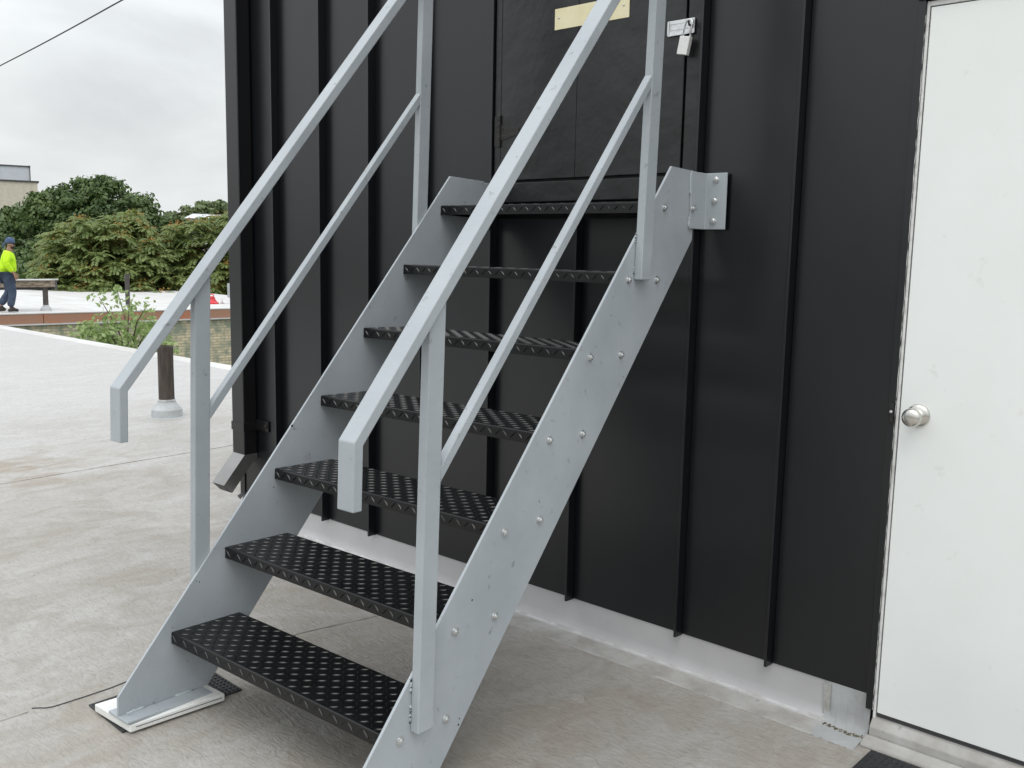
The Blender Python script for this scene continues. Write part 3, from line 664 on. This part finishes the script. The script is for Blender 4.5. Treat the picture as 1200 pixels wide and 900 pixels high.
# ------------------------------------------------------------------ worker
def skin(name, m, parent, nodes, edges, rads, levels=2):
    me = bpy.data.meshes.new(name); me.from_pydata(nodes, edges, []); me.update(); me.materials.append(m)
    o = bpy.data.objects.new(name, me); col.objects.link(o); o.parent = parent
    s = o.modifiers.new('skin', 'SKIN'); s.use_smooth_shade = True; s.branch_smoothing = .6
    for i, r in enumerate(rads):
        sv = me.skin_vertices[0].data[i]; sv.radius = r if isinstance(r, tuple) else (r, r); sv.use_root = (i == 0)
    u_ = o.modifiers.new('sub', 'SUBSURF'); u_.levels = levels; u_.render_levels = levels
    return o
# facing +x in his own frame, left is +y
PER = thing('person', 'man in a yellow hi-vis shirt, jeans and blue cap walking on the neighbouring roof', 'person', (-21.33, 7.10, FZ), (0, 0, math.atan2(.94, .34)))
J = dict(pel=(0, 0, .93), wst=(.01, 0, 1.08), chs=(.035, 0, 1.29), nck=(.05, 0, 1.46), hd=(.10, 0, 1.57), hd2=(.10, 0, 1.68),
         rh=(-.005, -.10, .90), rk=(.09, -.10, .50), ra=(.02, -.10, .12), rt=(.17, -.11, .045), rheel=(.0, -.10, .06),
         lh=(-.005, .10, .90), lk=(.03, .10, .49), la=(-.19, .10, .15), lt=(-.08, .10, .045), lheel=(-.35, .10, .12),
         rs=(.03, -.19, 1.41), re=(-.03, -.26, 1.14), rw=(.13, -.27, .93),
         ls=(.03, .19, 1.41), le=(.02, .27, 1.14), lw=(.13, .25, .95))
def P_(*k): return [J[i] for i in k]
ks = ['pel', 'wst', 'chs', 'nck', 'hd', 'hd2', 'rh', 'rk', 'ra', 'rt', 'lh', 'lk', 'la', 'lt', 'rs', 're', 'rw', 'ls', 'le', 'lw']
ed = [('pel', 'wst'), ('wst', 'chs'), ('chs', 'nck'), ('nck', 'hd'), ('hd', 'hd2'), ('pel', 'rh'), ('rh', 'rk'), ('rk', 'ra'), ('ra', 'rt'), ('pel', 'lh'), ('lh', 'lk'), ('lk', 'la'), ('la', 'lt'),
      ('chs', 'rs'), ('rs', 're'), ('re', 'rw'), ('chs', 'ls'), ('ls', 'le'), ('le', 'lw')]
rd = [(.12, .15), (.11, .13), (.12, .16), (.055, .055), (.085, .075), (.08, .07), .085, .055, .04, .035, .085, .055, .04, .035, .055, .042, .028, .055, .042, .028]
nodes = P_(*ks); eds = [(ks.index(a), ks.index(b)) for a, b in ed]
def hand(w, d, side):
    """palm, four fingers and a thumb; w wrist, d pointing direction"""
    d = Vector(d).normalized(); s = Vector((0, side, 0)); a = d.cross(s).normalized(); w = Vector(w)
    i0 = len(nodes); nodes.append(tuple(w + d * .07)); rd.append(.030); eds.append((ks.index('rw' if side < 0 else 'lw'), i0)); palm = i0
    for k, (oy, ln) in enumerate([(-.028, .068), (-.009, .078), (.010, .074), (.028, .06)]):
        b0 = w + d * .085 + a * oy
        n1_ = len(nodes); nodes.append(tuple(b0)); rd.append(.0105); eds.append((palm, n1_))
        nodes.append(tuple(b0 + d * ln * .55 - s * .008)); rd.append(.0095); eds.append((n1_, n1_ + 1))
        nodes.append(tuple(b0 + d * ln * .85 - s * .030)); rd.append(.0085); eds.append((n1_ + 1, n1_ + 2))
    n1_ = len(nodes); nodes.append(tuple(w + d * .045 - a * .042)); rd.append(.012); eds.append((palm, n1_)); nodes.append(tuple(w + d * .085 - a * .055 - s * .015)); rd.append(.0095); eds.append((n1_, n1_ + 1))
hand(J['rw'], (.35, 0, -.9), -1); hand(J['lw'], (.7, -.1, -.6), 1)
skin('body', M_skin, PER, nodes, eds, rd)
# face: nose, ears; head points along +x
MB().lathe((.165, 0, 1.60), (1, 0, -.35), [(0, .018), (.02, .014), (.034, .006)], 8).build('nose', M_skin, PER, smooth=True)
for s in (-1, 1):
    MB().lathe((.08, s * .074, 1.61), (0, s, 0), [(0, .026), (.010, .028), (.016, .018)], 10).build('ear', M_skin, PER, smooth=True)
    MB().lathe((.166, s * .03, 1.635), (1, 0, 0), [(0, .010), (.005, .007)], 8).build('eye', M_hair, PER)
skin('beard', M_hair, PER, [(.09, -.06, 1.57), (.135, -.05, 1.525), (.165, 0, 1.515), (.135, .05, 1.525), (.09, .06, 1.57), (.175, 0, 1.56)], [(0, 1), (1, 2), (2, 3), (3, 4), (2, 5)], [.034, .044, .046, .044, .034, .026])
cp = bmesh.new(); bmesh.ops.create_uvsphere(cp, u_segments=24, v_segments=12, radius=1)
for v in list(cp.verts):
    if v.co.z < -.15: v.co.z = -.15 + (v.co.z + .15) * .05
    v.co = Vector((v.co.x * .112 + .088, v.co.y * .092, v.co.z * .125 + 1.67))
me = bpy.data.meshes.new('cap'); cp.to_mesh(me); cp.free(); cap = link('cap', me, M_cap, PER, smooth=True)
skin('cap_knot', M_cap, cap, [(-.02, 0, 1.66), (-.05, .01, 1.60), (-.06, .02, 1.53)], [(0, 1), (1, 2)], [.03, .026, .016])
skin('shirt', M_hivis, PER, [(0, 0, .90), (.01, 0, 1.08), (.03, 0, 1.28), (.05, 0, 1.49), (.03, -.19, 1.405), (-.03, -.262, 1.15), (.105, -.27, .965), (.03, .19, 1.405), (.02, .272, 1.15), (.115, .255, .98)],
     [(0, 1), (1, 2), (2, 3), (2, 4), (4, 5), (5, 6), (2, 7), (7, 8), (8, 9)],
     [(.20, .235), (.20, .25), (.20, .26), (.11, .12), .115, .080, .056, .10, .080, .056])
skin('jeans', M_jeans, PER, [(0, 0, .96), (-.005, -.10, .86), (.09, -.10, .50), (.022, -.10, .13), (-.005, .10, .86), (.03, .10, .49), (-.185, .10, .17)],
     [(0, 1), (1, 2), (2, 3), (0, 4), (4, 5), (5, 6)], [(.165, .20), .14, .10, .088, .14, .10, .088])
for hx, ax, tx, y, hz in ((-.045, .02, .20, -.10, .05), (-.25, -.19, -.05, .10, .05)):
    skin('boot', M_shoe, PER, [(hx, y, hz), (ax, y, hz + .11), (ax + .06, y, hz + .015), (tx, y, .045)], [(0, 2), (2, 1), (2, 3)], [(.05, .045), (.058, .055), (.06, .05), (.046, .042)])

# ------------------------------------------------------------------ vegetation
rng = np.random.default_rng(11)
def quads_mesh(name, C_, A_, Bv, m):
    """C_ centres, A_/Bv half axes -> kite shaped leaves"""
    n = len(C_)
    V = np.empty((n, 4, 3)); V[:, 0] = C_ - A_; V[:, 1] = C_ + Bv; V[:, 2] = C_ + A_; V[:, 3] = C_ - Bv
    V = V.reshape(-1, 3); me = bpy.data.meshes.new(name)
    me.vertices.add(len(V)); me.vertices.foreach_set('co', V.ravel()); me.loops.add(n * 4); me.loops.foreach_set('vertex_index', np.arange(n * 4))
    me.polygons.add(n); me.polygons.foreach_set('loop_start', np.arange(0, n * 4, 4)); me.polygons.foreach_set('loop_total', np.full(n, 4)); me.update(); me.validate()
    if m: me.materials.append(m)
    return me
def unit(v): return v / np.maximum(np.linalg.norm(v, axis=-1, keepdims=True), 1e-9)
def limbs(base, tips, r0, parent, name='trunk'):
    b = MB(); base = Vector(base); top = Vector(np.mean(tips, 0)); top.z = base.z + (top.z - base.z) * .75
    b.tube([base, base.lerp(top, .4) + Vector((.15, .1, 0)), top], [r0, r0 * .75, r0 * .35], 9)
    for t_ in tips:
        t_ = Vector(t_); s = base.lerp(top, random.uniform(.35, .9)); mpt = s.lerp(t_, .5) + Vector((0, 0, .25))
        b.tube([s, mpt, t_], [r0 * .28, r0 * .16, r0 * .05], 5)
    return b.build(name, M_bark, parent, smooth=True)
def round_tree(name, label, base, blobs, n, leaf, m, group, cat='tree', clump=.5):
    """blobs: (x,y,z,rx,rz) lobes of the crown; leaves gathered in clumps on their shells"""
    T_ = thing(name, label, cat, base, None, group); B0 = np.array(base)
    Cs = []; As = []; Bs = []; tips = []
    tot = sum(b[3] ** 2 for b in blobs)
    for (x, y, z, rx, rz) in blobs:
        c = np.array([x, y, z]) - B0; tips.append(tuple(c))
        nc = max(8, int(n * rx ** 2 / tot / 60))
        d = unit(rng.normal(size=(nc, 3))); rr = rng.uniform(.55, 1.05, (nc, 1)); cc = c + d * rr * np.array([rx, rx, rz])
        for k in range(nc):
            kk = 60; cr = clump * rng.uniform(.35, 1.35)
            dd_ = unit(rng.normal(size=(kk, 3))) * rng.uniform(.35, 1., (kk, 1)) ** .6 * np.array([cr, cr, cr * .62]); P = cc[k] + dd_
            nrm = unit(dd_ + np.array([0, 0, .35]) * cr + rng.normal(size=(kk, 3)) * .35 * cr)
            a = unit(np.cross(nrm, rng.normal(size=(kk, 3)))); b_ = np.cross(nrm, a); s = leaf * rng.uniform(.6, 1.25, (kk, 1))
            Cs.append(P); As.append(a * s); Bs.append(b_ * s * .62)
    me = quads_mesh('crown', np.vstack(Cs), np.vstack(As), np.vstack(Bs), m); link('crown', me, None, T_)
    limbs((0, 0, 0), tips, max(.12, .028 * abs(base[2] - blobs[0][2])), T_)
    return T_
G7 = -7.2
# view helpers for real places: point at a depth along the camera's axis
def at(px, py, d): return CAM + (cF + cR * ((px - 600) / 1103.77) - cU * ((py - 450) / 1103.77)) * d
def blob(px, py, d, rpx, rpz=None):
    p = at(px, py, d); return (p.x, p.y, p.z, rpx * d / 1103.77, (rpz or rpx) * d / 1103.77)
def base_of(px, d): p = at(px, 300, d); return (p.x, p.y, G7)
GT = 'dark green broadleaf trees behind the neighbouring roof'
round_tree('broadleaf_tree', 'tallest dark green tree, its dome centred left of the steel handrail', base_of(98, 46),
           [blob(92, 248, 46, 34, 30), blob(62, 258, 46, 34, 32), blob(128, 252, 46, 32, 30), blob(95, 290, 46, 46, 36), blob(60, 310, 45, 40, 30), blob(140, 275, 46, 28, 28), blob(112, 226, 46, 13, 12), blob(80, 226, 46, 12, 12), blob(95, 214, 46, 7, 8), blob(60, 232, 46, 9, 9), blob(132, 222, 46, 9, 10), blob(45, 238, 46, 8, 8), blob(120, 214, 46, 5, 6), blob(58, 262, 46, 16, 14)], 33000, .115, M_leafD, GT)
round_tree('broadleaf_tree', 'dark green tree at the left edge behind the worker', base_of(10, 48),
           [blob(12, 272, 48, 36, 28), blob(-30, 268, 48, 36, 30), blob(30, 262, 48, 24, 20), blob(10, 310, 47, 48, 30), blob(-40, 310, 48, 40, 30), blob(42, 300, 47, 30, 30)], 27000, .12, M_leafD, GT)
round_tree('broadleaf_tree', 'dark green tree sloping down right of the tallest tree', base_of(165, 50),
           [blob(158, 248, 50, 22, 20), blob(180, 258, 50, 20, 16), blob(150, 275, 50, 30, 22), blob(185, 285, 50, 22, 16)], 14000, .12, M_leafD, GT)
round_tree('far_tree', 'distant pale green treetops at the horizon beside the dark downspout', base_of(250, 78),
           [blob(232, 249, 78, 15, 8), blob(258, 246, 78, 14, 8), blob(240, 243, 78, 6, 5), blob(215, 258, 78, 16, 9), blob(200, 262, 78, 14, 9), blob(278, 250, 78, 16, 10)], 6000, .24, M_leafF, None)

def frond_tree(label, px0, d, tips_px, group, nfr=10, L0=.5, seeds=.35):
    base = base_of(px0, d); T_ = thing('sumac_like_tree', label, 'tree', base, None, group); B0 = np.array(base)
    Cs = []; As = []; Bs = []; Sc = []; Sa = []; Sb = []; tips = []
    for (px, py, dz, up) in tips_px:
        P = np.array(at(px, py, d + dz)) - B0; tips.append(P)
        k0 = rng.uniform(0, 6.28)
        for k in range(nfr):
            az = k0 + k * 2 * math.pi / nfr + rng.uniform(-.3, .3); h = np.array([math.cos(az), math.sin(az), 0]); Lf = L0 * rng.uniform(.7, 1.2)
            el = rng.uniform(.0, 1.15); nl = 9
            t = np.linspace(.15, 1, nl)[:, None]
            rach = P + h * t * Lf * math.cos(el * .6) + np.array([0, 0, 1]) * (math.sin(el) * t * Lf - .62 * Lf * t ** 2)
            tang = h * math.cos(el) + np.array([0, 0, 1]) * (math.sin(el) - 1.24 * t) ; tang = unit(tang)
            side = unit(np.cross(tang, np.array([0, 0, 1.])))
            for sgn in (-1, 1):
                ld = unit(side * sgn + tang * .45 + np.array([0, 0, -.35]) + rng.normal(size=(nl, 3)) * .12); ll = .105 * (1.15 - .5 * t) * rng.uniform(.8, 1.2)
                nrm = unit(np.cross(ld, tang)); wdv = np.cross(nrm, ld)
                Cs.append(rach + ld * ll); As.append(ld * ll); Bs.append(wdv * .036)
        if rng.random() < seeds:
            n_ = 46; c = P + np.array([0, 0, .06]); q = c + rng.normal(size=(n_, 3)) * np.array([.15, .15, .085]); a = unit(rng.normal(size=(n_, 3))); b_ = unit(np.cross(a, rng.normal(size=(n_, 3))))
            Sc.append(q); Sa.append(a * .045); Sb.append(b_ * .025)
    link('crown', quads_mesh('crown', np.vstack(Cs), np.vstack(As), np.vstack(Bs), M_leafA), None, T_)
    if Sc: link('seed_clusters', quads_mesh('seed_clusters', np.vstack(Sc), np.vstack(Sa), np.vstack(Sb), M_seed), None, T_)
    limbs((0, 0, 0), [tuple(t) for t in random.sample(tips, min(len(tips), 26))], .16, T_)
def tips_in(shape, n, dmax=2.2):
    """shape: list of (px, top_py) outline; bottom 345"""
    o = []
    xs = [s[0] for s in shape]; ys = [s[1] for s in shape]
    while len(o) < n:
        x = rng.uniform(xs[0], xs[-1]); top = np.interp(x, xs, ys); 
        u2 = rng.uniform(0, 1); y = top + (352 - top) * u2
        o.append((x, y, rng.uniform(-dmax, dmax) + u2 * -1.2, 0))
    return o
GA = 'yellow-green trees with drooping compound leaves and orange seed clusters'
frond_tree('yellow-green tree with orange seed clusters, low at its left, behind the timber beam', 95, 36.5, tips_in([(42, 300), (52, 278), (72, 262), (95, 258), (120, 262), (128, 285)], 250), GA)
frond_tree('tallest yellow-green tree with orange seed clusters behind the dark roof pipe', 155, 37, tips_in([(112, 275), (128, 256), (150, 248), (165, 256), (182, 284), (192, 300)], 240), GA)
frond_tree('yellow-green tree with orange seed clusters nearest the dark downspout', 235, 38.5, tips_in([(184, 300), (198, 268), (212, 258), (232, 262), (250, 256), (268, 252), (290, 250), (310, 262)], 320), GA, seeds=.5)
# hedge-like undergrowth closing the view below the crowns
und = []
for i in range(26): und.append((rng.uniform(-30, 300), rng.uniform(322, 350), rng.uniform(-1, 1), 0))
uc = []; ua = []; ub = []
for px, py, dz, _ in und:
    p = np.array(at(px, py, 42 + dz)); n_ = 420; q = p + rng.normal(size=(n_, 3)) * np.array([.9, .9, .55]); a = unit(rng.normal(size=(n_, 3))); b_ = unit(np.cross(a, rng.normal(size=(n_, 3)))); uc.append(q); ua.append(a * .15); ub.append(b_ * .09)
o = link('undergrowth', quads_mesh('undergrowth', np.vstack(uc), np.vstack(ua), np.vstack(ub), M_leafD), None, kind='stuff')
o['label'] = 'dark undergrowth low between the trees behind the neighbouring roof'; o['category'] = 'undergrowth'

# far-off wood closing the horizon all round
fc = []; fa = []; fb = []
for i in range(420):
    az = rng.uniform(0, 2 * math.pi); r_ = rng.uniform(125, 165); cx_, cy_ = CAM.x + r_ * math.sin(az), CAM.y + r_ * math.cos(az)
    hh = rng.uniform(6.0, 10.5); n_ = 90; d_ = unit(rng.normal(size=(n_, 3))); q = np.array([cx_, cy_, G7 + hh * .55]) + d_ * np.array([5.2, 5.2, hh * .5])
    a = unit(rng.normal(size=(n_, 3))); b_ = unit(np.cross(a, rng.normal(size=(n_, 3)))); fc.append(q); fa.append(a * 1.1); fb.append(b_ * .8)
o = link('far_wood', quads_mesh('far_wood', np.vstack(fc), np.vstack(fa), np.vstack(fb), M_leafF), None, kind='stuff')
o['label'] = 'low far-off wood along the horizon'; o['category'] = 'wood'

# sapling at the roof edge
sb = at(150, 400, 14.3); SPL = thing('sapling', 'slender sapling with pale variegated leaves growing behind the near roof edge', 'sapling', (sb.x, sb.y, G7))
stems = MB(); Cs = []; As = []; Bs = []
def sp_pt(px, py, dz=0): return Vector(at(px, py, 14.3 + dz)) - Vector((sb.x, sb.y, G7))
stm = [((150, 420), (146, 370), (135, 333)), ((150, 420), (138, 385), (116, 348)), ((152, 420), (160, 378), (172, 358)), ((150, 420), (150, 380), (152, 350)), ((148, 425), (125, 398), (104, 384)), ((155, 425), (178, 405), (199, 408)),
       ((148, 425), (132, 395), (124, 372)), ((152, 425), (168, 395), (176, 380)), ((145, 425), (128, 405), (92, 388))]
fills = []
for a_, b_, c_ in stm:
    dz = rng.uniform(-.35, .35); pts = [sp_pt(*a_, 0) + Vector((0, 0, -.9)), sp_pt(*a_, 0), sp_pt(*b_, dz * .5), sp_pt(*c_, dz)]
    stems.tube(pts, [.02, .016, .010, .004], 6)
    nlf = 75 if c_[1] < 375 else 230
    for i in range(nlf):
        t_ = rng.uniform(.15, 1.02); q = pts[1].lerp(pts[2], min(1, t_ * 2)) if t_ < .5 else pts[2].lerp(pts[3], (t_ - .5) * 2)
        sp_r = .17 * (1.25 - t_) + .03; q = np.array(q) + rng.normal(size=3) * np.array([sp_r, sp_r, sp_r * .7])
        fills.append(q)
fills = np.array(fills); n_ = len(fills)
ld = unit(rng.normal(size=(n_, 3)) * np.array([1, 1, .6]) + np.array([0, 0, -.7])); wd = unit(np.cross(ld, rng.normal(size=(n_, 3)))); s = rng.uniform(.035, .06, (n_, 1))
link('leaves', quads_mesh('leaves', fills, ld * s, wd * s * .52, M_leafS), None, SPL)
stems.tube([(0, 0, 0), (.2, .1, 3), tuple(sp_pt(150, 425, 0) + Vector((0, 0, -.85)))], [.06, .045, .022], 8)
stems.build('stems', M_bark, SPL, smooth=True)

# ------------------------------------------------------------------ far buildings and the overhead cable
def far_block(name, label, p, yaw, parts):
    o = thing(name, label, 'building', p, (0, 0, yaw)); return o
yv = math.atan2(cR.y, cR.x)
pA = at(45, 240, 92)
FA = thing('brick_building', 'tall beige brick building with a grey rooftop enclosure at the far left', 'building', (pA.x, pA.y, G7), (0, 0, yv + .52))
za = at(45, 212.5, 92).z - G7; pxm = 92 / 1103.77
MB().box(-16, 0, 0, 12, 0, za - .13).build('wall', M_beige, FA)
MB().box(-16.1, .15, -.12, 12.1, za - .13, za).build('parapet_cap', M_dark, FA)
MB().box(-43.5 * pxm, -6.7 * pxm, 1.0, 7, za, za + 16.5 * pxm).build('rooftop_enclosure', M_metalgrey, FA)
tr_ = MB(); tr_.box(-43.6 * pxm, -6.2 * pxm, .9, 1.0, za + 16.5 * pxm, za + 17.7 * pxm); tr_.box(-7 * pxm, -6.1 * pxm, .9, 1.0, za, za + 16.5 * pxm); tr_.box(-8 * pxm, -5.9 * pxm, .88, 1.1, za + 15.8 * pxm, za + 18 * pxm)
tr_.build('enclosure_trim', M_dark, FA)
mst = MB(); mst.box(-45.2 * pxm, -43.8 * pxm, .8, 1.2, za, za + 37 * pxm); mst.box(-50 * pxm, -43.2 * pxm, .8, 1.2, za + 35 * pxm, za + 36 * pxm); mst.build('mast', M_dark, FA)
def house(name, label, px0, px1, pyt, pyb, d, mr_, mw):
    p = at((px0 + px1) / 2, pyt, d); w_ = (px1 - px0) * d / 1103.77; h_ = (pyb - pyt) * d / 1103.77
    o = thing(name, label, 'building', (p.x, p.y, G7), (0, 0, yv + .15)); zt = p.z - G7
    MB().box(-w_ / 2, w_ / 2, 0, 9, 0, zt - h_ * .6).build('wall', mw, o)
    MB().add([(-w_ / 2 - .3, -.4, zt - h_ * .6), (w_ / 2 + .3, -.4, zt - h_ * .6), (w_ / 2 + .3, 4.5, zt), (-w_ / 2 - .3, 4.5, zt), (w_ / 2 + .3, 9.4, zt - h_ * .6), (-w_ / 2 - .3, 9.4, zt - h_ * .6)], [(0, 1, 2, 3), (3, 2, 4, 5), (0, 3, 5), (1, 4, 2)]).build('roof', mr_, o)
    return o
house('white_roofed_building', 'distant building with a pale sheet roof, above the orange-tinged trees by the downspout', 222, 255, 247, 262, 74, M_paleroof, M_farroof)
house('grey_roofed_house', 'distant house with a flat grey roof glimpsed between the two tree groups', 160, 196, 268, 282, 62, M_roofgrey, M_beige)
house('brown_roofed_house', 'distant house with a brownish roof glimpsed low behind the trees by the handrail', 210, 250, 288, 306, 56, mat('brown_shingle', (.20, .15, .14), .9, var=.15), M_farroof)
ca = at(0, 77, 24); cb = at(143, 0, 18); dcb = (cb - ca)
pts = []
for i in range(33):
    t_ = -1.6 + i * .15; p = ca + dcb * t_; p.z -= .02 * math.sin(math.pi * max(0, min(1, t_))) ; pts.append(p)
c_o = MB().tube([tuple(p) for p in pts], .0135, 6).build('overhead_cable', M_cable, smooth=True)
tag(c_o, 'single dark overhead cable crossing the sky at upper left', 'cable')
